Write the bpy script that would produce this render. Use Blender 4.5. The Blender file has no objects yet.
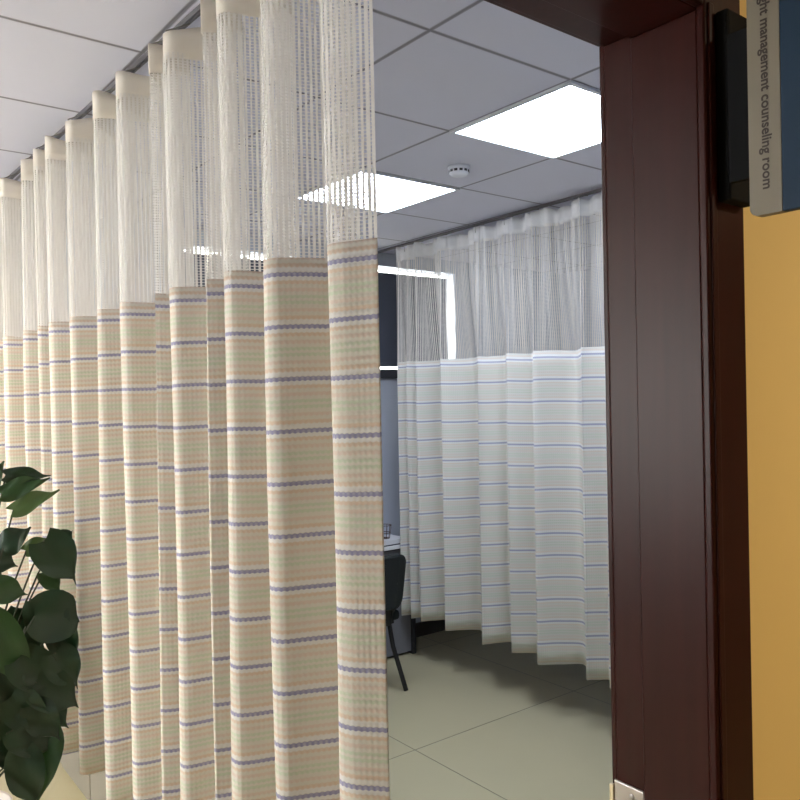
import bpy, bmesh, math, random
from mathutils import Vector, Matrix
random.seed(7)
C = bpy.context.scene.collection
R = math.radians
CEIL = 2.778

# ---------------------------------------------------------------- helpers
def node_mat(name):
    m = bpy.data.materials.new(name); m.use_nodes = True
    nt = m.node_tree
    return m, nt, nt.nodes['Principled BSDF'], nt.nodes['Material Output']

def mat(name, col, rough=0.6, metal=0.0, spec=0.5, noise=0.0, nscale=8.0, stretch=None, bump=0.0):
    m, nt, b, out = node_mat(name)
    b.inputs['Roughness'].default_value = rough
    b.inputs['Metallic'].default_value = metal
    b.inputs['Specular IOR Level'].default_value = spec
    tc = nt.nodes.new('ShaderNodeTexCoord'); mp = nt.nodes.new('ShaderNodeMapping')
    if stretch: mp.inputs['Scale'].default_value = stretch
    nz = nt.nodes.new('ShaderNodeTexNoise'); nz.inputs['Scale'].default_value = nscale; nz.inputs['Detail'].default_value = 4
    nt.links.new(tc.outputs['Object'], mp.inputs['Vector']); nt.links.new(mp.outputs[0], nz.inputs['Vector'])
    mx = nt.nodes.new('ShaderNodeMix'); mx.data_type = 'RGBA'
    mx.inputs[6].default_value = (*[c*(1-noise) for c in col], 1)
    mx.inputs[7].default_value = (*[min(1, c*(1+noise)) for c in col], 1)
    nt.links.new(nz.outputs['Fac'], mx.inputs[0]); nt.links.new(mx.outputs[2], b.inputs['Base Color'])
    if bump:
        bp = nt.nodes.new('ShaderNodeBump'); bp.inputs['Strength'].default_value = bump; bp.inputs['Distance'].default_value = 0.002
        nt.links.new(nz.outputs['Fac'], bp.inputs['Height']); nt.links.new(bp.outputs[0], b.inputs['Normal'])
    return m

def emit(name, col, s):
    m = bpy.data.materials.new(name); m.use_nodes = True; nt = m.node_tree; nt.nodes.clear()
    e = nt.nodes.new('ShaderNodeEmission'); o = nt.nodes.new('ShaderNodeOutputMaterial')
    e.inputs[0].default_value = (*col, 1); e.inputs[1].default_value = s
    nt.links.new(e.outputs[0], o.inputs[0]); return m

def obj(name, bm, m, parent=None, smooth=False):
    me = bpy.data.meshes.new(name); bm.normal_update(); bm.to_mesh(me); bm.free()
    if smooth:
        for p in me.polygons: p.use_smooth = True
    o = bpy.data.objects.new(name, me); C.objects.link(o)
    if m: me.materials.append(m)
    if parent is not None:
        o.parent = parent
    return o

def bx(bm, x0, x1, y0, y1, z0, z1, bev=0.0):
    t = bmesh.new()
    bmesh.ops.create_cube(t, size=1)
    for v in t.verts:
        v.co = Vector(((x0+x1)/2+v.co.x*(x1-x0), (y0+y1)/2+v.co.y*(y1-y0), (z0+z1)/2+v.co.z*(z1-z0)))
    if bev: bmesh.ops.bevel(t, geom=t.edges[:], offset=bev, segments=3, affect='EDGES', profile=0.5)
    merge(bm, t); return bm

def merge(bm, t):
    me = bpy.data.meshes.new('tmp'); t.to_mesh(me); t.free(); bm.from_mesh(me); bpy.data.meshes.remove(me)

def box(name, m, parent, *a, bev=0.0):
    return obj(name, bx(bmesh.new(), *a, bev=bev), m, parent)

def tube(bm, pts, r, seg=10, closed=False, taper=None):
    pts = [Vector(p) for p in pts]; n = len(pts); rings = []
    for i, p in enumerate(pts):
        if closed: d = pts[(i+1) % n]-pts[i-1]
        else: d = pts[min(i+1, n-1)]-pts[max(i-1, 0)]
        d.normalize()
        a = Vector((0, 0, 1)) if abs(d.z) < .9 else Vector((1, 0, 0))
        u = d.cross(a).normalized(); w = d.cross(u)
        rr = r if taper is None else r+(taper-r)*i/(n-1)
        rings.append([bm.verts.new(p+(u*math.cos(2*math.pi*k/seg)+w*math.sin(2*math.pi*k/seg))*rr) for k in range(seg)])
    m = n if closed else n-1
    for i in range(m):
        A, B = rings[i], rings[(i+1) % n]
        for k in range(seg): bm.faces.new((A[k], A[(k+1) % seg], B[(k+1) % seg], B[k]))
    if not closed:
        bm.faces.new(rings[0][::-1]); bm.faces.new(rings[-1])
    return bm

def lathe(bm, prof, c, seg=32):
    rings = []
    for r, z in prof:
        if r < 1e-6: rings.append([bm.verts.new((c[0], c[1], c[2]+z))])
        else: rings.append([bm.verts.new((c[0]+r*math.cos(2*math.pi*k/seg), c[1]+r*math.sin(2*math.pi*k/seg), c[2]+z)) for k in range(seg)])
    for A, B in zip(rings, rings[1:]):
        if len(A) == 1 and len(B) == 1: continue
        for k in range(seg):
            if len(A) == 1: bm.faces.new((A[0], B[(k+1) % seg], B[k]))
            elif len(B) == 1: bm.faces.new((A[k], A[(k+1) % seg], B[0]))
            else: bm.faces.new((A[k], A[(k+1) % seg], B[(k+1) % seg], B[k]))
    bmesh.ops.recalc_face_normals(bm, faces=bm.faces[:])
    return bm

def thing(name, label, cat, loc=(0, 0, 0), group=None):
    o = bpy.data.objects.new(name, None); C.objects.link(o); o.location = loc; o.empty_display_size = .1
    o['label'] = label; o['category'] = cat
    if group: o['group'] = group
    return o

def tag(o, label, cat, group=None):
    o['label'] = label; o['category'] = cat
    if group: o['group'] = group
    return o

def struct(o):
    o['kind'] = 'structure'; return o

def reparent(ch, root):      # keep world coordinates when the Empty is not at the origin
    ch.parent = root; ch.matrix_parent_inverse = Matrix.Translation(root.location).inverted(); return ch

def part(name, bm, m, root, smooth=False):
    return reparent(obj(name, bm, m, None, smooth), root)

def subpart(name, bm, m, prt, smooth=False):
    o = obj(name, bm, m, None, smooth); o.parent = prt
    if prt.matrix_parent_inverse: pass
    return o

# ---------------------------------------------------------------- materials
M = {}
M['wall'] = mat('grey_blue_wall_paint', (.52, .56, .64), .7, noise=.03, nscale=3)
M['yellow'] = mat('yellow_wall_paint', (.92, .70, .31), .75, noise=.03, nscale=2.5)
M['mahogany'] = mat('dark_mahogany', (.036, .0065, .005), .34, noise=.35, nscale=6, stretch=(9, 9, .5), spec=.17)
M['steel'] = mat('brushed_steel', (.42, .38, .36), .38, .8, noise=.1, nscale=40)
M['track'] = mat('track_aluminium', (.17, .16, .17), .5, .3)
M['white_laminate'] = mat('white_laminate', (.82, .82, .84), .4, noise=.02)
M['grey_laminate'] = mat('grey_laminate', (.20, .20, .22), .5, noise=.05)
M['dark_edge'] = mat('black_edging', (.03, .03, .035), .5)
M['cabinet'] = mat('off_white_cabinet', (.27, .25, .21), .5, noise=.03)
M['black_fabric'] = mat('black_fabric', (.012, .016, .016), .9, noise=.3, nscale=300, bump=.3)
M['black_metal'] = mat('black_metal', (.012, .012, .013), .45)
M['label'] = mat('white_tag', (.6, .6, .62), .5)
M['navy'] = mat('navy_sign_face', (.016, .040, .080), .6, spec=.25, noise=.05)
M['sign_band'] = mat('taupe_sign_band', (.23, .20, .15), .55, noise=.03)
M['black_plate'] = mat('black_plate', (.008, .0085, .010), .8, spec=.15)
M['ink'] = mat('dark_lettering', (.05, .035, .03), .6)
M['white_plastic'] = mat('white_plastic', (.72, .74, .80), .4)
M['pot'] = mat('white_glazed_pot', (.66, .60, .55), .35, noise=.03)
M['soil'] = mat('reddish_soil', (.05, .018, .012), .95, noise=.5, nscale=60, bump=.8)
M['stem'] = mat('dark_stem', (.035, .045, .02), .6)
M['blind'] = mat('charcoal_blind', (.085, .095, .125), .8, noise=.05, nscale=200)
M['frame_w'] = mat('white_window_frame', (.7, .72, .75), .4)
M['sill'] = mat('dark_sill', (.04, .04, .045), .5)
M['wire'] = mat('brown_wire', (.10, .055, .035), .5, .2)
M['hook'] = mat('grey_hook', (.25, .23, .2), .5)
M['baseboard'] = mat('dark_baseboard', (.06, .055, .05), .5)
M['panel'] = emit('cool_led_diffuser', (.76, .84, 1.0), 21.0)
M['panel_added'] = emit('added_warm_diffuser', (1.0, .83, .66), 28.0)  # glow of the unseen panels added on the left
M['downlight'] = emit('added_warm_downlight', (1.0, .84, .60), 150.0)
M['frame_l'] = mat('light_frame', (.62, .64, .68), .4)

def glass_mat():
    m, nt, b, out = node_mat('window_glass'); nt.nodes.remove(b)
    tp = nt.nodes.new('ShaderNodeBsdfTransparent'); tp.inputs[0].default_value = (.95, .97, .97, 1)
    gl = nt.nodes.new('ShaderNodeBsdfGlossy'); gl.inputs['Roughness'].default_value = .02
    ms = nt.nodes.new('ShaderNodeMixShader'); ms.inputs[0].default_value = .06
    nt.links.new(tp.outputs[0], ms.inputs[1]); nt.links.new(gl.outputs[0], ms.inputs[2]); nt.links.new(ms.outputs[0], out.inputs[0])
    return m
M['glass'] = glass_mat()

def math_node(nt, op, a, b=None, c=None):
    n = nt.nodes.new('ShaderNodeMath'); n.operation = op
    for i, v in enumerate((a, b, c)):
        if v is None: continue
        if isinstance(v, (int, float)): n.inputs[i].default_value = v
        else: nt.links.new(v, n.inputs[i])
    return n.outputs[0]

def tile_mat(name, col, line, px, py, ox, oy, w, rough, noise=.03, spec=.5, nscale=2.0):
    m, nt, b, out = node_mat(name)
    tc = nt.nodes.new('ShaderNodeTexCoord'); sp = nt.nodes.new('ShaderNodeSeparateXYZ')
    nt.links.new(tc.outputs['Object'], sp.inputs[0])
    def d(s, p, o):
        a = math_node(nt, 'SUBTRACT', s, o); a = math_node(nt, 'DIVIDE', a, p)
        f = math_node(nt, 'FRACT', a); g = math_node(nt, 'SUBTRACT', f, .5); g = math_node(nt, 'ABSOLUTE', g)
        g = math_node(nt, 'SUBTRACT', .5, g); return math_node(nt, 'MULTIPLY', g, p)
    dd = math_node(nt, 'MINIMUM', d(sp.outputs[0], px, ox), d(sp.outputs[1], py, oy))
    ln = nt.nodes.new('ShaderNodeMapRange'); ln.inputs[1].default_value = w*.35; ln.inputs[2].default_value = w
    nt.links.new(dd, ln.inputs[0])
    nz = nt.nodes.new('ShaderNodeTexNoise'); nz.inputs['Scale'].default_value = nscale; nz.inputs['Detail'].default_value = 5
    nt.links.new(tc.outputs['Object'], nz.inputs['Vector'])
    mx = nt.nodes.new('ShaderNodeMix'); mx.data_type = 'RGBA'
    mx.inputs[6].default_value = (*[c*(1-noise) for c in col], 1); mx.inputs[7].default_value = (*[c*(1+noise) for c in col], 1)
    nt.links.new(nz.outputs['Fac'], mx.inputs[0])
    m2 = nt.nodes.new('ShaderNodeMix'); m2.data_type = 'RGBA'; m2.inputs[6].default_value = (*line, 1)
    nt.links.new(ln.outputs[0], m2.inputs[0]); nt.links.new(mx.outputs[2], m2.inputs[7])
    nt.links.new(m2.outputs[2], b.inputs['Base Color'])
    bp = nt.nodes.new('ShaderNodeBump'); bp.inputs['Strength'].default_value = .6; bp.inputs['Distance'].default_value = .004
    nt.links.new(ln.outputs[0], bp.inputs['Height']); nt.links.new(bp.outputs[0], b.inputs['Normal'])
    b.inputs['Roughness'].default_value = rough; b.inputs['Specular IOR Level'].default_value = spec
    return m
M['ceiling'] = tile_mat('ceiling_panels', (.64, .64, .74), (.22, .21, .24), .6, .6, 0, 0, .010, .55)
M['floor'] = tile_mat('beige_floor_tiles', (.51, .46, .29), (.20, .18, .12), 1.2, 1.2, .982, .770, .004, .34, noise=.06, spec=.4)

def stripe_mat(name, period, first, cool_lit=False):
    """woven striped cotton: u = metres along the cloth, v = metres down from the top of the panel"""
    m, nt, b, out = node_mat(name)
    uv = nt.nodes.new('ShaderNodeUVMap'); uv.uv_map = 'UVMap'
    sp = nt.nodes.new('ShaderNodeSeparateXYZ'); nt.links.new(uv.outputs[0], sp.inputs[0])
    u, v = sp.outputs[0], sp.outputs[1]
    wob = math_node(nt, 'SINE', math_node(nt, 'MULTIPLY', u, 2*math.pi/.0115))
    ph = math_node(nt, 'ADD', v, math_node(nt, 'MULTIPLY', wob, .0008))
    ph = math_node(nt, 'SUBTRACT', ph, first - period*.045)
    ph = math_node(nt, 'FRACT', math_node(nt, 'DIVIDE', ph, period))
    cr = nt.nodes.new('ShaderNodeValToRGB'); nt.links.new(ph, cr.inputs[0])
    cream = (.80, .755, .66); blue = (.36, .345, .51); peach = (.78, .63, .49); pink = (.785, .66, .56); green = (.68, .72, .56); wht = (.85, .83, .79)
    if cool_lit: cream = (.77, .765, .71); blue = (.40, .42, .56); peach = (.77, .70, .61); pink = (.77, .715, .65); green = (.69, .73, .63); wht = (.84, .84, .82)  # same weave, with the cool room light put into its stripe colours
    stops = [(0, cream), (.012, blue), (.078, blue), (.09, wht), (.15, wht), (.175, peach), (.215, peach), (.24, cream), (.29, cream),
             (.315, pink), (.36, pink), (.385, cream), (.43, cream), (.455, green), (.49, green), (.51, cream), (.54, cream), (.56, green), (.60, green), (.625, cream), (.68, cream),
             (.705, pink), (.745, pink), (.77, cream), (.82, cream), (.845, peach), (.89, peach), (.92, wht), (.985, wht), (1, cream)]
    e = cr.color_ramp.elements
    e[0].position = 0; e[0].color = (*cream, 1); e[1].position = 1; e[1].color = (*cream, 1)
    for p, c in stops[1:-1]:
        q = e.new(p); q.color = (*c, 1)
    # beaded weave
    row = math_node(nt, 'SINE', math_node(nt, 'MULTIPLY', v, 2*math.pi/.0145))
    w2 = math_node(nt, 'MULTIPLY', math_node(nt, 'ADD', math_node(nt, 'MULTIPLY', wob, .5), .5), math_node(nt, 'ADD', math_node(nt, 'MULTIPLY', row, .3), .7))
    mx = nt.nodes.new('ShaderNodeMix'); mx.data_type = 'RGBA'
    mx.inputs[7].default_value = (.83, .79, .70, 1)
    nt.links.new(math_node(nt, 'MULTIPLY', w2, .32), mx.inputs[0]); nt.links.new(cr.outputs[0], mx.inputs[6])
    bp = nt.nodes.new('ShaderNodeBump'); bp.inputs['Strength'].default_value = .55; bp.inputs['Distance'].default_value = .0012
    nt.links.new(math_node(nt, 'ADD', w2, math_node(nt, 'MULTIPLY', row, .3)), bp.inputs['Height'])
    nt.nodes.remove(b)
    df = nt.nodes.new('ShaderNodeBsdfDiffuse'); tr = nt.nodes.new('ShaderNodeBsdfTranslucent'); ms = nt.nodes.new('ShaderNodeMixShader')
    ms.inputs[0].default_value = .22
    for s in (df, tr):
        nt.links.new(mx.outputs[2], s.inputs['Color']); nt.links.new(bp.outputs[0], s.inputs['Normal'])
    nt.links.new(df.outputs[0], ms.inputs[1]); nt.links.new(tr.outputs[0], ms.inputs[2]); nt.links.new(ms.outputs[0], out.inputs[0])
    return m

def net_mat(name, pitch=.0115, row=.0072):
    """ladder net: upright cords with short rungs between them, holes see-through"""
    m, nt, b, out = node_mat(name)
    uv = nt.nodes.new('ShaderNodeUVMap'); uv.uv_map = 'UVMap'
    sp = nt.nodes.new('ShaderNodeSeparateXYZ'); nt.links.new(uv.outputs[0], sp.inputs[0])
    u, v = sp.outputs[0], sp.outputs[1]
    nz = nt.nodes.new('ShaderNodeTexNoise'); nz.noise_dimensions = '1D'; nz.inputs['Scale'].default_value = 22; nz.inputs['Detail'].default_value = 1
    nt.links.new(u, nz.inputs['W'])
    fu = math_node(nt, 'ABSOLUTE', math_node(nt, 'SUBTRACT', math_node(nt, 'FRACT', math_node(nt, 'DIVIDE', u, pitch)), .5))   # 0 hole centre .. .5 cord
    fv = math_node(nt, 'ABSOLUTE', math_node(nt, 'SUBTRACT', math_node(nt, 'FRACT', math_node(nt, 'DIVIDE', v, row)), .5))
    hw = math_node(nt, 'SUBTRACT', .50, math_node(nt, 'MULTIPLY', nz.outputs['Fac'], .49))       # half width of the hole
    a = math_node(nt, 'LESS_THAN', fu, hw); c = math_node(nt, 'LESS_THAN', fv, .36)
    hole = math_node(nt, 'MULTIPLY', a, c)
    nt.nodes.remove(b)
    col = (.84, .80, .74, 1)
    df = nt.nodes.new('ShaderNodeBsdfDiffuse'); tr = nt.nodes.new('ShaderNodeBsdfTranslucent'); ms = nt.nodes.new('ShaderNodeMixShader')
    ms.inputs[0].default_value = .35; df.inputs[0].default_value = col; tr.inputs[0].default_value = col
    nt.links.new(df.outputs[0], ms.inputs[1]); nt.links.new(tr.outputs[0], ms.inputs[2])
    tp = nt.nodes.new('ShaderNodeBsdfTransparent'); m2 = nt.nodes.new('ShaderNodeMixShader')
    nt.links.new(hole, m2.inputs[0]); nt.links.new(ms.outputs[0], m2.inputs[1]); nt.links.new(tp.outputs[0], m2.inputs[2])
    nt.links.new(m2.outputs[0], out.inputs[0])
    return m

def cloth_mat(name, col, tl=.2):
    m, nt, b, out = node_mat(name); nt.nodes.remove(b)
    df = nt.nodes.new('ShaderNodeBsdfDiffuse'); tr = nt.nodes.new('ShaderNodeBsdfTranslucent'); ms = nt.nodes.new('ShaderNodeMixShader')
    tc = nt.nodes.new('ShaderNodeTexCoord'); nz = nt.nodes.new('ShaderNodeTexNoise'); nz.inputs['Scale'].default_value = 500
    nt.links.new(tc.outputs['Object'], nz.inputs['Vector'])
    bp = nt.nodes.new('ShaderNodeBump'); bp.inputs['Strength'].default_value = .4; bp.inputs['Distance'].default_value = .001
    nt.links.new(nz.outputs['Fac'], bp.inputs['Height']); nt.links.new(bp.outputs[0], df.inputs['Normal'])
    ms.inputs[0].default_value = tl; df.inputs[0].default_value = (*col, 1); tr.inputs[0].default_value = (*col, 1)
    nt.links.new(df.outputs[0], ms.inputs[1]); nt.links.new(tr.outputs[0], ms.inputs[2]); nt.links.new(ms.outputs[0], out.inputs[0])
    return m
M['heading'] = cloth_mat('cream_heading_tape', (.86, .80, .71))
M['heading_cool_lit'] = cloth_mat('cool_lit_heading_tape', (.80, .79, .78))  # same tape, cooled to carry the light on the far curtain
M['net'] = net_mat('ladder_net')

def leaf_mat(name, c1, c2):
    m, nt, b, out = node_mat(name)
    tc = nt.nodes.new('ShaderNodeTexCoord'); nz = nt.nodes.new('ShaderNodeTexNoise'); nz.inputs['Scale'].default_value = 9; nz.inputs['Detail'].default_value = 4
    nt.links.new(tc.outputs['Object'], nz.inputs['Vector'])
    mx = nt.nodes.new('ShaderNodeMix'); mx.data_type = 'RGBA'; mx.inputs[6].default_value = (*c1, 1); mx.inputs[7].default_value = (*c2, 1)
    nt.links.new(nz.outputs['Fac'], mx.inputs[0])
    nt.links.new(mx.outputs[2], b.inputs['Base Color']); b.inputs['Roughness'].default_value = .38
    tr = nt.nodes.new('ShaderNodeBsdfTranslucent'); ms = nt.nodes.new('ShaderNodeMixShader'); ms.inputs[0].default_value = .15
    nt.links.new(mx.outputs[2], tr.inputs[0]); nt.links.new(b.outputs[0], ms.inputs[1]); nt.links.new(tr.outputs[0], ms.inputs[2])
    nt.links.new(ms.outputs[0], out.inputs[0])
    return m
M['leaf'] = leaf_mat('dark_green_leaf', (.007, .026, .010), (.013, .042, .015))
M['leaf2'] = leaf_mat('mid_green_leaf', (.018, .055, .014), (.032, .085, .022))
M['leaf3'] = leaf_mat('yellow_green_leaf', (.055, .11, .03), (.09, .15, .04))

# ---------------------------------------------------------------- room shell
XL, XR, YF, YN = -4.0, 3.8, 3.40, -0.246     # room: left, right, far wall, near (door) wall
YC, YB = -0.427, -3.2                        # corridor face of the door wall, corridor back wall
struct(box('floor', M['floor'], None, XL-.2, XR+.2, YB-.2, YF+.2, -.1, 0))
struct(box('ceiling', M['ceiling'], None, XL-.2, XR+.2, YB-.2, YF+.2, CEIL, CEIL+.1))
w = bmesh.new()
LY0, LY1, LZ0, LZ1 = 1.3, 3.2, .95, 2.45     # unseen window in the left wall, added for daylight on the curtain crests
bx(w, XL-.15, XL, YB-.15, LY0, 0, CEIL); bx(w, XL-.15, XL, LY1, YF+.15, 0, CEIL)
bx(w, XL-.15, XL, LY0, LY1, 0, LZ0); bx(w, XL-.15, XL, LY0, LY1, LZ1, CEIL)
struct(obj('wall_left', w, M['wall']))
win_added = bpy.data.objects.new('window_added', None); C.objects.link(win_added); struct(win_added)  # added out of view, lights the fold crests from the left
b = bmesh.new()
bx(b, XL-.11, XL-.06, LY0, LY1, LZ0, LZ0+.05); bx(b, XL-.11, XL-.06, LY0, LY1, LZ1-.05, LZ1)
for y in (LY0, (LY0+LY1)/2-.025, LY1-.05): bx(b, XL-.11, XL-.06, y, y+.05, LZ0, LZ1)
obj('window_frame', b, M['frame_w'], win_added)
obj('window_pane', bx(bmesh.new(), XL-.087, XL-.083, LY0, LY1, LZ0, LZ1), M['glass'], win_added)
struct(box('wall_right', M['wall'], None, XR, XR+.15, YB-.15, YF+.15, 0, CEIL))
WX0, WX1, WZ0, WZ1 = .415, 2.590, 1.948, 2.683   # window opening
w = bmesh.new()
bx(w, XL, WX0, YF, YF+.15, 0, CEIL); bx(w, WX1, XR, YF, YF+.15, 0, CEIL)
bx(w, WX0, WX1, YF, YF+.15, 0, WZ0); bx(w, WX0, WX1, YF, YF+.15, WZ1, CEIL)
struct(obj('wall_far', w, M['wall']))
struct(box('wall_corridor', M['yellow'], None, XL, XR, YB-.15, YB, 0, CEIL))
# door wall: room-side skin blue-grey, corridor skin yellow
DX0, DX1, DZ = -1.75, -.35, 2.326
JT = .03
ox0, ox1, oz = DX0-JT, DX1+JT+.014, DZ+JT+.014
YM = -.34
w = bmesh.new()
bx(w, XL, ox0, YC, YM, 0, CEIL); bx(w, ox1, XR, YC, YM, 0, CEIL); bx(w, ox0, ox1, YC, YM, oz, CEIL)
struct(obj('wall_near', w, M['yellow']))
w = bmesh.new()
bx(w, XL, ox0, YM, YN, 0, CEIL); bx(w, ox1, XR, YM, YN, 0, CEIL); bx(w, ox0, ox1, YM, YN, oz, CEIL)
struct(obj('wall_near_inner', w, M['wall'])).name = 'wall_back'
struct(box('baseboard_far', M['baseboard'], None, XL, XR, YF-.015, YF, 0, .10))
struct(box('baseboard_left', M['baseboard'], None, XL, XL+.015, YN, YF-.015, 0, .10))
struct(box('baseboard_right', M['baseboard'], None, XR-.015, XR, YN, YF-.015, 0, .10))

# door frame
door = bpy.data.objects.new('door_1', None); C.objects.link(door); struct(door); door.location = (0, 0, 0)
RB = -.309                                   # rebate step
def jamb(x, s):
    b = bmesh.new()   # s=+1: solid lies on +x side
    def seg(xa, xb, y0, y1, z1): bx(b, min(xa, xb), max(xa, xb), y0, y1, 0, z1, bev=.003)
    seg(x, x+s*(JT+.014), YC-.001, RB, DZ)
    seg(x+s*.014, x+s*(JT+.014), RB-.001, YN+.001, DZ+.014)
    return obj('door_jamb', b, M['mahogany'], door)
jr = jamb(DX1, 1); jamb(DX0, -1)
b = bmesh.new()
bx(b, DX0-JT, DX1+JT+.014, YC-.001, RB, DZ, DZ+JT+.014, bev=.0015); bx(b, DX0-JT, DX1+JT+.014, RB-.001, YN+.001, DZ+.014, DZ+JT+.014, bev=.0015)
obj('door_head', b, M['mahogany'], door)
b = bmesh.new()                              # moulded casing, corridor side
CW = .104
for (x0, x1) in ((DX1-.002, DX1+CW-.002), (DX0-CW, DX0)):
    bx(b, x0, x1, YC-.015, YC, 0, DZ+CW, bev=.004)
    bx(b, x0+.006, x0+.020, YC-.019, YC-.014, 0, DZ+.006, bev=.002)
bx(b, DX0, DX1-.002, YC-.015, YC, DZ, DZ+CW, bev=.004)
obj('door_casing', b, M['mahogany'], door)
b = bmesh.new()                              # casing, room side
for (x0, x1) in ((DX1+.016, DX1+CW+.016), (DX0-CW-.016, DX0-.016)): bx(b, x0, x1, YN, YN+.012, 0, DZ+CW, bev=.003)
bx(b, DX0-.016, DX1+.016, YN, YN+.012, DZ+.016, DZ+CW, bev=.003)
obj('door_casing', b, M['mahogany'], door)
sp = bmesh.new(); bx(sp, DX1+.010, DX1+.0145, RB+.006, YN+.004, .83, 1.092, bev=.003)
sp_o = obj('strike_plate', sp, M['steel'], door)
bx_lip = bmesh.new(); bx(bx_lip, DX1+.008, DX1+.0145, YN+.0035, YN+.012, .85, 1.082, bev=.0015)
obj('strike_lip', bx_lip, mat('pale_metal_lip', (.75, .62, .42), .35, .6), door)
sc = bmesh.new()
for z in (1.075, .85):
    t = bmesh.new(); bmesh.ops.create_uvsphere(t, u_segments=16, v_segments=8, radius=.0055)
    for v_ in t.verts: v_.co = Vector((DX1+.010+v_.co.x*.35, -.279+v_.co.y, z+v_.co.z))
    merge(sc, t)
o = obj('screw', sc, M['steel'], sp_o, True)

# window
win = bpy.data.objects.new('window_1', None); C.objects.link(win); struct(win)
b = bmesh.new(); f = .022
bx(b, WX0, WX1, YF+.08, YF+.12, WZ1-.006, WZ1); bx(b, WX0, WX1, YF+.08, YF+.12, WZ0, WZ0+.006)
for x in (WX0, WX1-.006): bx(b, x, x+.006, YF+.08, YF+.12, WZ0, WZ1)
for x in (1.1, 1.8): bx(b, x-.02, x+.02, YF+.085, YF+.115, WZ0, WZ1)
obj('window_frame', b, M['frame_w'], win)
obj('window_pane', bx(bmesh.new(), WX0, WX1, YF+.098, YF+.102, WZ0, WZ1), M['glass'], win)
obj('window_sill', bx(bmesh.new(), WX0-.05, WX1+.05, YF-.03, YF+.07, WZ0-.062, WZ0, bev=.004), M['sill'], win)
# roller blind, hangs in the window opening and leaves a gap above, below and at its right end
rb = thing('roller_blind', 'charcoal roller blind covering the far window with daylight around its edges', 'blind', (1.42, YF+.045, WZ0))
part('blind_cloth', bx(bmesh.new(), WX0-.0, 2.535, YF+.035, YF+.038, WZ0+.045, WZ1-.052), M['blind'], rb)
part('bottom_bar', bx(bmesh.new(), WX0, 2.535, YF+.028, YF+.045, WZ0+.022, WZ0+.046, bev=.004), M['blind'], rb)
b = bmesh.new(); tube(b, [(WX0+.002, YF+.05, WZ1-.052), (2.536, YF+.05, WZ1-.052)], .017, 16)
part('roller', b, M['blind'], rb, True)

# ---------------------------------------------------------------- ceiling fittings
def light_panel(x, y, label, m, group):
    t = thing('ceiling_light', label, 'ceiling light', (x, y, CEIL), group)
    h = .3; b = bmesh.new(); fw = .016
    bx(b, x-h, x+h, y-h, y-h+fw, CEIL-.010, CEIL); bx(b, x-h, x+h, y+h-fw, y+h, CEIL-.010, CEIL)
    bx(b, x-h, x-h+fw, y-h+fw, y+h-fw, CEIL-.010, CEIL); bx(b, x+h-fw, x+h, y-h+fw, y+h-fw, CEIL-.010, CEIL)
    part('light_frame', b, M['frame_l'], t)
    part('diffuser', bx(bmesh.new(), x-h+fw, x+h-fw, y-h+fw, y+h-fw, CEIL-.006, CEIL-.001), m, t)
    return t
light_panel(.9, .9, 'bright square ceiling light panel beside the dark door frame, nearer of two', M['panel'], 'square ceiling light panels')
light_panel(.9, 2.1, 'bright square ceiling light panel partly behind the near curtain netting', M['panel'], 'square ceiling light panels')
light_panel(-3.3, 2.1, 'added warm ceiling light panel, unseen, left of the curtains close to the left wall', M['panel_added'], 'square ceiling light panels')  # unseen panel, added so warm light reaches the folds from the left
light_panel(-2.1, 2.7, 'added warm ceiling light panel, unseen, left of the curtains near the far wall', M['panel_added'], 'square ceiling light panels')  # second added panel, warms the crests and leaves the fold faces darker
def downlight(x, y, label):
    t = thing('downlight', label, 'ceiling light', (x, y, CEIL))
    part('trim_ring', lathe(bmesh.new(), [(.15, 0), (.15, -.012), (.135, -.014), (.13, -.004)], (x, y, CEIL)), M['white_plastic'], t)
    part('lamp', lathe(bmesh.new(), [(.13, -.004), (0, -.004)], (x, y, CEIL)), M['downlight'], t)
downlight(.75, -1.75, 'round warm downlight, unseen, added in the corridor ceiling to light the yellow wall')  # added lamp out of view, brightens the yellow wall
# smoke detector
sx, sy = .952, 1.535
t = thing('smoke_detector', 'small round white smoke detector on the ceiling between the two light panels', 'smoke detector', (sx, sy, CEIL))
part('base', lathe(bmesh.new(), [(0, 0), (.05, 0), (.05, -.010), (.045, -.016)], (sx, sy, CEIL)), M['white_plastic'], t, True)
part('cover', lathe(bmesh.new(), [(.045, -.016), (.044, -.030), (.034, -.040), (.018, -.043), (0, -.043)], (sx, sy, CEIL)), M['white_plastic'], t, True)
for k in range(12):
    a = 2*math.pi*k/12; b = bmesh.new(); bx(b, -.007, .007, -.0015, .0015, -.005, .005)
    for v_ in b.verts:
        v_.co = Matrix.Translation((sx, sy, CEIL-.023)) @ Matrix.Rotation(a+math.pi/2, 4, 'Z') @ (v_.co+Vector((0, -.0445, 0)))
    part('sensor_slot', b, M['dark_edge'], t)

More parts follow.
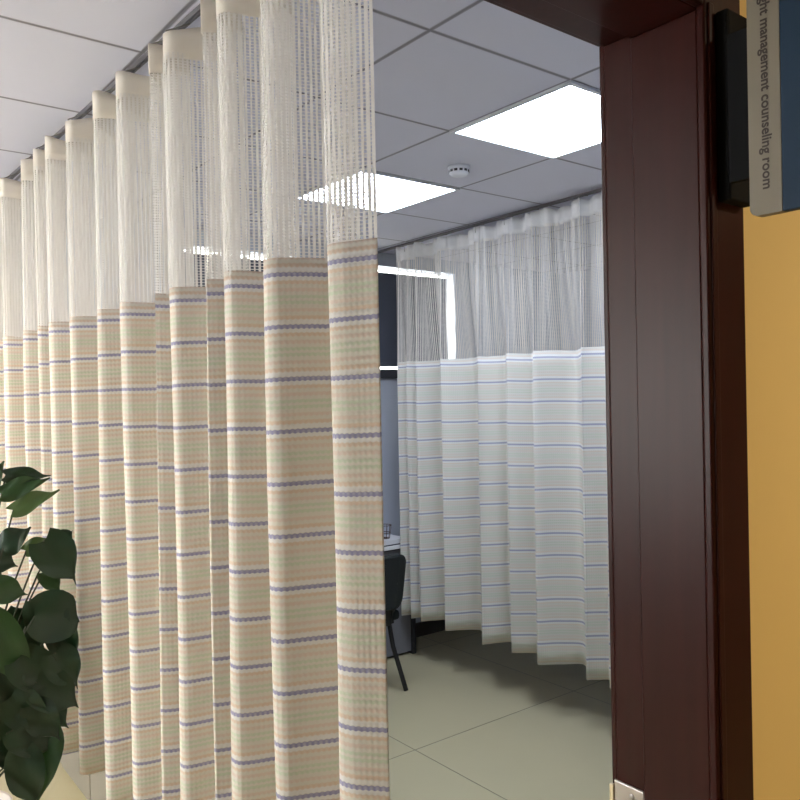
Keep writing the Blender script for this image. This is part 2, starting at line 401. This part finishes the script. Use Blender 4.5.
# ---------------------------------------------------------------- curtains
def crest_path(crests, xline, amps, end=None, depth=None, dyf=None, flank=.16):
    """plan curve of a pleated curtain hung along +Y, pleats bulging to -X"""
    P = []
    for i, y in enumerate(crests):
        A = amps[i]; xc = xline(y)
        P.append(Vector((xc-A, y)))
        if i+1 < len(crests):
            s = y-crests[i+1]
            dx = min(2*A, s*1.25) if depth is None else depth(s, A)
            fl = min(.055, flank*s); dy = min(.5*s, dyf(y, dx))
            P.append(Vector((xc-A, y-fl)))
            P.append(Vector((xc-A+dx, y-fl-dy)))
        elif end is not None: P.append(Vector((xc-A, y-.048)))
    if end is not None: P.append(Vector(end))
    P = [P[0]+(P[0]-P[1])]+P+[P[-1]+(P[-1]-P[-2])]
    out = []
    for i in range(1, len(P)-2):
        p0, p1, p2, p3 = P[i-1:i+3]
        for k in range(12):
            t = k/12
            tt = .34
            m1 = (p2-p0)*tt; m2 = (p3-p1)*tt
            h = (2*t**3-3*t**2+1)*p1+(t**3-2*t**2+t)*m1+(-2*t**3+3*t**2)*p2+(t**3-t**2)*m2
            out.append(h)
    out.append(P[-2])
    return out

def sheet(path, zfun, rows, wav, seed, ptop=None, zb0=0, zb1=1, lean=0.0):
    """zfun(i, s) -> (z_top, z_bottom)"""
    rnd = random.Random(seed)
    bm = bmesh.new(); uvl = bm.loops.layers.uv.new('UVMap')
    n = len(path); arc = [0]
    for a, b_ in zip(path, path[1:]): arc.append(arc[-1]+(b_-a).length)
    nor = []
    for i in range(n):
        d = path[min(i+1, n-1)]-path[max(i-1, 0)]; d.normalize(); nor.append(Vector((d.y, -d.x)))
    ph = [rnd.uniform(0, 6.28) for _ in range(6)]
    grid = []; uvs = {}
    z00 = zfun(0, 0)[0]
    for j in range(rows+1):
        row = []
        for i in range(n):
            zt, zb = zfun(i, arc[i]); z = zt+(zb-zt)*j/rows; d = (z00-z)
            k = wav*(math.sin(arc[i]*9+ph[0]+z*1.7)*.6+math.sin(arc[i]*23+ph[1]-z*2.6)*.4+math.sin(arc[i]*60+ph[2]+z*.8)*.18)
            q = path[i]
            if ptop is not None:
                u_ = min(1, max(0, (z-zb0)/(zb1-zb0))); u_ = u_*u_*(3-2*u_); q = path[i].lerp(ptop[i], u_)
            p = q+nor[i]*k; p.y -= lean*(2.0-z)
            v = bm.verts.new((p.x, p.y, z)); uvs[v] = (arc[i], zt-z if zt-z > 0 else 0.0); row.append(v)
        grid.append(row)
    for j in range(rows):
        for i in range(n-1):
            f = bm.faces.new((grid[j][i], grid[j+1][i], grid[j+1][i+1], grid[j][i+1]))
            for l in f.loops: l[uvl].uv = uvs[l.vert]
    return bm, arc

def solid(o, t):
    md = o.modifiers.new('Solidify', 'SOLIDIFY'); md.thickness = t; md.offset = 0

def curtain(label, loc, path, zh1, zh0, zt, zb, stripe, seed, group, hooks, track_z, ptop=None, lean=0.0, head='heading'):
    kw = dict(ptop=ptop, zb0=zt-.25, zb1=zh0-.05, lean=lean)
    t = thing('cubicle_curtain', label, 'curtain', loc, group)
    hz = lambda i, s: (zh1+.006*math.cos(s*21)+.005*math.sin(s*34+1), zh0+.004*math.sin(s*17))
    b, arc = sheet(path, hz, 3, .0015, seed, **kw)
    o = part('heading_tape', b, M[head], t, True); solid(o, .0015)
    b, arc = sheet(path, lambda i, s: (zh0+.012, zt-.006), 14, .004, seed, **kw)
    part('net_panel', b, M['net'], t, True)
    b, arc = sheet(path, lambda i, s: (zt+.003*math.sin(s*13), zb+.006*math.sin(s*6+seed)), 26, .005, seed, **kw)
    o = part('striped_panel', b, stripe, t, True); solid(o, .0012)
    hb_count = 0
    for p in hooks:
        hb = bmesh.new()
        tube(hb, [(p[0], p[1], zh1-.035), (p[0], p[1], zh1+.01), (p[2], p[1], track_z-.004), (p[2], p[1], track_z+.004)], .0022, 6)
        part('curtain_hook', hb, M['hook'], t)
    return t

def track(name, label, p0, p1, group):
    x0, y0 = p0; x1, y1 = p1
    L = math.hypot(x1-x0, y1-y0)
    b = bmesh.new(); w_ = .008
    bx(b, -w_, w_, 0, L, -.004, 0); bx(b, -w_, -w_+.002, 0, L, -.012, -.003); bx(b, w_-.002, w_, 0, L, -.012, -.003)
    bx(b, -w_, -.003, 0, L, -.014, -.011); bx(b, .003, w_, 0, L, -.014, -.011)
    o = obj(name, b, M['track']); o.location = (x0, y0, CEIL); o.rotation_euler.z = math.atan2(y1-y0, x1-x0)-math.pi/2
    return tag(o, label, 'curtain track', group)

# near curtain, pleats bulge towards the camera side
nx = lambda y: -.545-.032*y
ncr = [3.30, 3.08, 2.856, 2.641, 2.31, 2.129, 1.976, 1.738, 1.466, 1.26, 1.016, .918, .697, .619, .418, .189]
nam = [.07]*len(ncr)
path = crest_path(ncr, nx, nam, end=(-.578, .083), depth=lambda s, A: min(.15, .04+s*.5), dyf=lambda y, dx: dx*.86/(y+1.09)*.9, flank=.25)
ST1 = stripe_mat('striped_weave', .1092, .035)
curtain('striped curtain with net top hanging nearest the camera across the left half of the picture', (-.6, 1.5, .33), path,
        2.714, 2.636, 2.044, .488, ST1, 3, 'cubicle curtains', [(nx(y)-a+.004, y, nx(y)) for y, a in zip(ncr, nam)], CEIL-.014, lean=.003)
track('curtain_track', 'thin dark metal ceiling track carrying the near striped curtain', (nx(0), -.1), (nx(3.39), 3.39), 'ceiling curtain tracks')
# far curtain, the cool light on it is put into its cloth colours
fx = lambda y: 1.80+.025*(y-1.4)
fcr = [3.075, 2.97, 2.863, 2.619, 2.278, 2.037, 1.837, 1.497, 1.353, 1.10, .80, .45, .2]
fam = [.075]*len(fcr)
path2 = crest_path(fcr, fx, fam, end=(1.84, .08), depth=lambda s, A: min(.17, .55*s), dyf=lambda y, dx: dx*3.2/(y+1.09)*.75, flank=.08)
ST2 = stripe_mat('striped_weave_cool_lit', .1185, .035, True)
def far_top(p, i):
    xl = fx(p.y); a = sum((path2[k+1]-path2[k]).length for k in range(i)) if i else 0
    return Vector((xl-.03+(p.x-xl)*.42+.015*math.sin(a*2*math.pi/.125), p.y))
ptop2 = [far_top(p, i) for i, p in enumerate(path2)]
curtain('striped curtain with net top, cool light in its colours, hanging at the back right behind the chair', (1.8, 1.7, .2), path2,
        2.739, 2.650, 1.982, .300, ST2, 11, 'cubicle curtains', [(fx(y)-a+.004, y, fx(y)) for y, a in zip(fcr, fam)], CEIL-.014, ptop=ptop2, head='heading_cool_lit')
track('curtain_track', 'thin dark metal ceiling track carrying the far curtain at the back right', (fx(0), 0), (fx(3.39), 3.39), 'ceiling curtain tracks')

# ---------------------------------------------------------------- low cabinet behind the near curtain
t = thing('low_cabinet', 'low off-white cabinet showing under the near curtain beside the plant', 'cabinet', (-.24, 2.2, 0))
part('body', bx(bmesh.new(), -.43, -.05, 1.45, 2.93, .0, .56, bev=.003), M['cabinet'], t)
part('cabinet_top', bx(bmesh.new(), -.435, -.04, 1.44, 2.94, .56, .59, bev=.003), M['cabinet'], t)
for i in range(3):
    y0 = 1.47+i*.485
    d = part('cabinet_door', bx(bmesh.new(), -.442, -.430, y0, y0+.475, .03, .55, bev=.002), M['cabinet'], t)
    h = obj('handle', bx(bmesh.new(), -.454, -.442, y0+.42, y0+.435, .26, .34, bev=.002), M['steel'])
    h.parent = d

# ---------------------------------------------------------------- desk group
t = thing('office_desk', 'white-topped office desk against the far wall under the window', 'desk', (1.2, 3.25, 0))
part('desktop', bx(bmesh.new(), .55, 1.95, 3.10, 3.39, .734, .758, bev=.003), M['white_laminate'], t)
part('modesty_panel', bx(bmesh.new(), .60, 1.885, 3.13, 3.15, .02, .726), M['grey_laminate'], t)
part('side_panel', bx(bmesh.new(), 1.885, 1.915, 3.11, 3.37, 0, .728, bev=.002), M['dark_edge'], t)
part('side_panel', bx(bmesh.new(), .57, .60, 3.11, 3.37, 0, .728, bev=.002), M['dark_edge'], t)
part('top_edging', bx(bmesh.new(), .57, 1.915, 3.11, 3.37, .726, .7345), M['dark_edge'], t)
t = thing('document_folder', 'flat white folder lying on the desk behind the chair', 'folder', (1.5, 3.2, .758))
part('cover', bx(bmesh.new(), 1.40, 1.86, 3.115, 3.30, .766, .796, bev=.004), M['white_laminate'], t)
part('dark_gap', bx(bmesh.new(), 1.405, 1.85, 3.12, 3.295, .758, .766), M['dark_edge'], t)  # black layer standing in for the dark gap below the folder
# wire basket
wx, wy, wz = 1.735, 3.20, .796
t = thing('wire_pen_holder', 'small brown wire holder standing on the white folder at the curtain edge', 'pen holder', (wx, wy, wz))
for z, r_ in ((.003, .030), (.04, .036), (.09, .042)):
    b = bmesh.new(); tube(b, [(wx+r_*math.cos(a*math.pi/12), wy+r_*math.sin(a*math.pi/12), wz+z) for a in range(24)], .0025, 6, closed=True)
    part('wire_ring', b, M['wire'], t)
b = bmesh.new()
for k in range(10):
    a = k*math.pi/5
    tube(b, [(wx+.030*math.cos(a), wy+.030*math.sin(a), wz+.003), (wx+.042*math.cos(a), wy+.042*math.sin(a), wz+.09)], .0018, 5)
tube(b, [(wx-.03, wy, wz+.003), (wx+.03, wy, wz+.003)], .0018, 5); tube(b, [(wx, wy-.03, wz+.003), (wx, wy+.03, wz+.003)], .0018, 5)
part('uprights', b, M['wire'], t)

# ---------------------------------------------------------------- chair (faces the desk, +Y)
cx, cy = 1.205, 2.80
t = thing('office_chair', 'black fabric visitor chair on slim metal legs facing the desk', 'chair', (cx, cy, 0))
def pad(x0, x1, y0, y1, z0, z1, shear=0.0, r=.05, taper=0.0, n=6):
    """rounded cushion outline in XZ extruded along Y"""
    b = bmesh.new(); pts = []
    for qx, qz, a0 in ((x1-r, z1-r, 0), (x0+r, z1-r, 90), (x0+r, z0+r, 180), (x1-r, z0+r, 270)):
        for k in range(n+1):
            a = R(a0+90*k/n); pts.append((qx+r*math.cos(a), qz+r*math.sin(a)))
    xm = (x0+x1)/2
    def pos(p, y, s):
        x, z = p; k = (z-z0)/(z1-z0); xx = xm+(x-xm)*(1-taper*(1-k))*s
        zz = (z0+z1)/2+(z-(z0+z1)/2)*s
        bow = -.03*((x-xm)/((x1-x0)/2))**2*-1
        return (xx, y-shear*k-(-bow), zz)
    rings = [[b.verts.new(pos(p, y, s)) for p in pts] for y, s in ((y0, .93), (y0+.008, 1), (y1-.008, 1), (y1, .93))]
    for A, B in zip(rings, rings[1:]):
        for k in range(len(pts)): b.faces.new((A[k], A[(k+1) % len(pts)], B[(k+1) % len(pts)], B[k]))
    b.faces.new(rings[0][::-1]); b.faces.new(rings[-1]); bmesh.ops.recalc_face_normals(b, faces=b.faces[:])
    return b
part('backrest', pad(cx-.24, cx+.24, 2.585, 2.635, .50, .825, shear=.03, r=.065, taper=.10), M['black_fabric'], t)
b = bmesh.new(); bx(b, cx-.235, cx+.235, 2.66, 3.06, .415, .475, bev=.022); part('seat', b, M['black_fabric'], t)
b = bmesh.new(); bx(b, cx-.20, cx+.20, 2.68, 3.02, .395, .416, bev=.004); part('seat_pan', b, M['black_metal'], t)
for s in (-1, 1):
    part('leg', tube(bmesh.new(), [(cx+s*.165, 2.69, .42), (cx+s*.172, 2.66, .27), (cx+s*.230, 2.615, .004)], .014, 12), M['black_metal'], t)
    part('leg', tube(bmesh.new(), [(cx+s*.175, 2.98, .41), (cx+s*.20, 3.01, .22), (cx+s*.235, 3.04, .004)], .014, 12), M['black_metal'], t)
    part('back_support', tube(bmesh.new(), [(cx+s*.15, 2.74, .405), (cx+s*.155, 2.66, .42), (cx+s*.16, 2.635, .50), (cx+s*.16, 2.600, .66)], .013, 10), M['black_metal'], t)
part('care_tag', bx(bmesh.new(), cx+.085, cx+.108, 2.640, 2.645, .445, .485, bev=.001), M['label'], t)
part('tag_mount', bx(bmesh.new(), cx-.16, cx+.155, 2.645, 2.668, .40, .50, bev=.004), M['black_metal'], t)

# ---------------------------------------------------------------- potted plant
px, py = -.985, 1.90
plant = thing('potted_plant', 'leafy dark green plant in a white pot standing left of the near curtain', 'plant', (px, py, 0))
part('pot', lathe(bmesh.new(), [(0, 0), (.085, 0), (.095, .01), (.125, .36), (.132, .365), (.132, .395), (.120, .395), (.112, .35), (0, .35)], (px, py, 0), 40), M['pot'], plant, True)
part('soil', lathe(bmesh.new(), [(.1145, .375), (.06, .382), (0, .385)], (px, py, 0), 32), M['soil'], plant, True)

def leaf_mesh(L, W, n, tipdir, base, fold=.18, droop=.25, notch=.10):
    """heart-shaped leaf; base point, tip direction, face normal"""
    tdir = tipdir.normalized(); n = (n-tdir*n.dot(tdir)).normalized(); s = tdir.cross(n)
    b = bmesh.new(); rows = []
    NU, NV = 12, 4
    for i in range(NU+1):
        a = i/NU
        hw = W*.5*(math.sin(math.pi*min(1, (a*.92+.06))**.62)**.85 if a < 1 else 0)*(1 if a < .55 else (1-((a-.55)/.45)**1.6)**.9)
        hw = max(hw, .0008)
        row = []
        for j in range(-NV, NV+1):
            q = j/NV
            along = L*a-notch*L*(abs(q)**1.5)*(1-a)**3*1.2
            lift = abs(q)*hw*fold*2 - droop*L*a*a + .012*math.sin(a*9+q*3)*abs(q)
            p = base+tdir*along+s*(q*hw)+n*lift
            lim = -.705          # the cloth hangs just beyond: leaf rims bend back against it
            if p.x > lim: p = Vector((lim+.012*math.tanh((p.x-lim)*20), p.y-(p.x-lim)*.25, p.z))
            row.append(b.verts.new(p))
        rows.append(row)
    for A, B in zip(rows, rows[1:]):
        for k in range(2*NV): b.faces.new((A[k], A[k+1], B[k+1], B[k]))
    return b

stems = bmesh.new()
crown = Vector((px+.01, py, .375))
def add_leaf(X, Z, Y, L, W, ang, m, nrm=(-.35, -.85, .38), droop=.18, fold=.14, stem=True):
    """X,Y,Z = leaf base; ang in degrees, 0 = towards +X, 90 = up"""
    base = Vector((X, Y, Z)); td = Vector((math.cos(R(ang)), -.12, math.sin(R(ang))))
    b = leaf_mesh(L, W, Vector(nrm), td, base, fold, droop)
    part('leaf', b, m, plant, True)
    if stem:
        mid = (base+crown)/2+Vector((-.05, 0, .10*(1 if Z > .7 else .2)))
        pts = []
        for k in range(9):
            u = k/8; pts.append(crown*(1-u)**2+mid*2*u*(1-u)+base*u*u)
        tube(stems, pts, .0042, 6, taper=.0028)
D, G, Y_ = M['leaf'], M['leaf2'], M['leaf3']
# helper: metres in the plant's own front plane (right of pot axis, height)
def pl(ix, iy, y=1.95):   # plan of the plant as measured on its front plane
    return -.914+.00320*ix, 1.75-.173-.00335*(iy-460), y
LV = [  # ix, iy (leaf base), length, width, angle, material, Y
 (-14, 492, .13, .10, 58, G, 1.99), (8, 477, .150, .062, -3, D, 1.97), (3, 494, .165, .075, 18, G, 1.95), (12, 510, .165, .070, 24, Y_, 1.93),
 (2, 545, .11, .095, 40, D, 1.93), (41, 551, .125, .088, 30, D, 1.93), (20, 552, .095, .06, 28, Y_, 1.96), (33, 541, .215, .150, -54, D, 1.90),
 (36, 574, .10, .07, -58, G, 1.95), (-12, 552, .11, .10, -25, D, 1.95), (-10, 580, .125, .10, -20, G, 1.92), (22, 612, .205, .185, -10, D, 1.89),
 (-12, 610, .30, .14, -66, G, 1.91), (30, 600, .21, .15, -72, D, 1.92), (44, 625, .17, .12, -70, D, 1.90), (12, 650, .21, .15, -45, D, 1.90),
 (40, 650, .17, .13, -62, D, 1.88), (22, 675, .19, .15, -40, D, 1.89), (36, 668, .165, .12, -58, D, 1.91), (-8, 655, .20, .15, -70, D, 1.93),
 (4, 685, .19, .14, -50, D, 1.90), (18, 695, .17, .12, -62, D, 1.88), (-6, 700, .22, .13, -62, D, 1.92), (28, 700, .15, .11, -50, D, 1.93),
 (6, 715, .18, .13, -40, D, 1.89), (34, 728, .245, .12, -104, G, 1.90), (12, 738, .21, .13, -82, D, 1.88), (24, 738, .20, .11, -98, D, 1.92),
 (-2, 735, .15, .10, -50, D, 1.95), (-20, 500, .14, .11, 150, D, 2.0), (-30, 540, .16, .12, 170, G, 1.98), (-35, 590, .17, .13, 190, D, 1.96),
 (-35, 640, .19, .13, 205, D, 1.95), (-40, 690, .18, .13, 215, G, 1.93), (-30, 470, .14, .10, 110, G, 2.02), (-22, 455, .12, .08, 70, D, 2.03),
 (-28, 610, .16, .13, -120, D, 1.90), (-26, 670, .17, .13, -110, D, 1.90), (-18, 565, .13, .11, -60, D, 1.97), (-40, 730, .17, .12, 235, D, 1.93),
 (14, 640, .20, .16, -75, D, 1.96), (20, 610, .17, .14, -85, D, 2.0), (44, 600, .12, .10, -60, D, 1.95)]
for i, (ix, iy, L, W, ang, m, y) in enumerate(LV):
    if iy > 535 and ix > 15: ix += 5
    X, Z, Y = pl(ix, iy, y)
    add_leaf(X, Z, Y-.25, L*.91, W*.91, ang, m, nrm=(-.35+random.uniform(-.15, .15), -.85, .30+random.uniform(-.12, .2)), droop=random.uniform(.05, .18), fold=random.uniform(.06, .16))
part('stem', stems, M['stem'], plant, True)

# ---------------------------------------------------------------- wall sign
sX = -.330
t = thing('wall_sign', 'navy and taupe projecting sign with vertical lettering fixed beside the door frame', 'sign', (sX, -.46, 2.0))
part('mounting_plate', bx(bmesh.new(), -.326, -.255, -.464, -.4425, 2.035, 2.322, bev=.004), M['black_plate'], t)
part('sign_panel', bx(bmesh.new(), sX, sX+.016, -.86, -.542, 2.002, 2.372, bev=.002), M['navy'], t)
b = bmesh.new()   # taupe band with a rounded lower and upper corner
zb, zt_, ya, yb, rr = 2.002, 2.372, -.480-.015, -.542, .012
poly = [(yb, zb), (yb, zt_)]
for k in range(7): a = R(90-15*k); poly.append((ya-rr+rr*math.cos(a), zt_-rr+rr*math.sin(a)))
for k in range(7): a = R(0-15*k); poly.append((ya-rr+rr*math.cos(a), zb+rr+rr*math.sin(a)))
A = [b.verts.new((sX, y, z)) for y, z in poly]; B = [b.verts.new((sX+.016, y, z)) for y, z in poly]
b.faces.new(A); b.faces.new(B[::-1])
for k in range(len(poly)): b.faces.new((A[k], A[(k+1) % len(poly)], B[(k+1) % len(poly)], B[k]))
bmesh.ops.recalc_face_normals(b, faces=b.faces[:])
band = part('sign_band', b, M['sign_band'], t); band['label'] = 'taupe band carrying dark lettering'
part('sign_bracket', bx(bmesh.new(), sX+.003, sX+.013, -.497, -.463, 2.06, 2.28), M['black_plate'], t)
cu = bpy.data.curves.new('lettering', 'FONT'); cu.body = 'Weight management counseling room'; cu.size = .02; cu.extrude = .0003; cu.offset = .0004
to = bpy.data.objects.new('tmp_text', cu); C.objects.link(to); bpy.context.view_layer.update()
me = bpy.data.meshes.new_from_object(to.evaluated_get(bpy.context.evaluated_depsgraph_get()))
bpy.data.objects.remove(to)
xs = [v.co.x for v in me.vertices]; k = .310/(max(xs)-min(xs))
for v in me.vertices: v.co = Vector((sX-.0006-v.co.z*.5, -.5155-v.co.y*k, 2.348-(v.co.x-min(xs))*k))
me.materials.clear(); me.materials.append(M['ink'])
o = bpy.data.objects.new('lettering', me); C.objects.link(o); reparent(o, t)

# ---------------------------------------------------------------- world
wd = bpy.data.worlds.new('daylight'); bpy.context.scene.world = wd; wd.use_nodes = True
bgn = wd.node_tree.nodes['Background']; bgn.inputs[0].default_value = (1.0, .965, .92, 1); bgn.inputs[1].default_value = 17.0

# ---------------------------------------------------------------- camera
yaw, pit, rol = R(52.204), R(-.2075), R(-1.0998)
F = Vector((math.cos(yaw)*math.cos(pit), math.sin(yaw)*math.cos(pit), math.sin(pit)))
r0 = Vector((math.sin(yaw), -math.cos(yaw), 0)); u0 = r0.cross(F)
Rv = r0*math.cos(rol)+u0*math.sin(rol); Uv = u0*math.cos(rol)-r0*math.sin(rol)
cd = bpy.data.cameras.new('camera'); cam = bpy.data.objects.new('camera', cd); C.objects.link(cam)
mw = Matrix((Rv, Uv, -F)).transposed().to_4x4(); mw.translation = Vector((-1.441, -1.0875, 1.75)); cam.matrix_world = mw
cd.sensor_width = 36; cd.lens = 788.39/800*36; cd.clip_start = .02; cd.clip_end = 100
bpy.context.scene.camera = cam
vs = bpy.context.scene.view_settings
vs.view_transform = 'Standard'; vs.look = 'None'; vs.exposure = 0.1; vs.gamma = 1.0; vs.use_curve_mapping = False
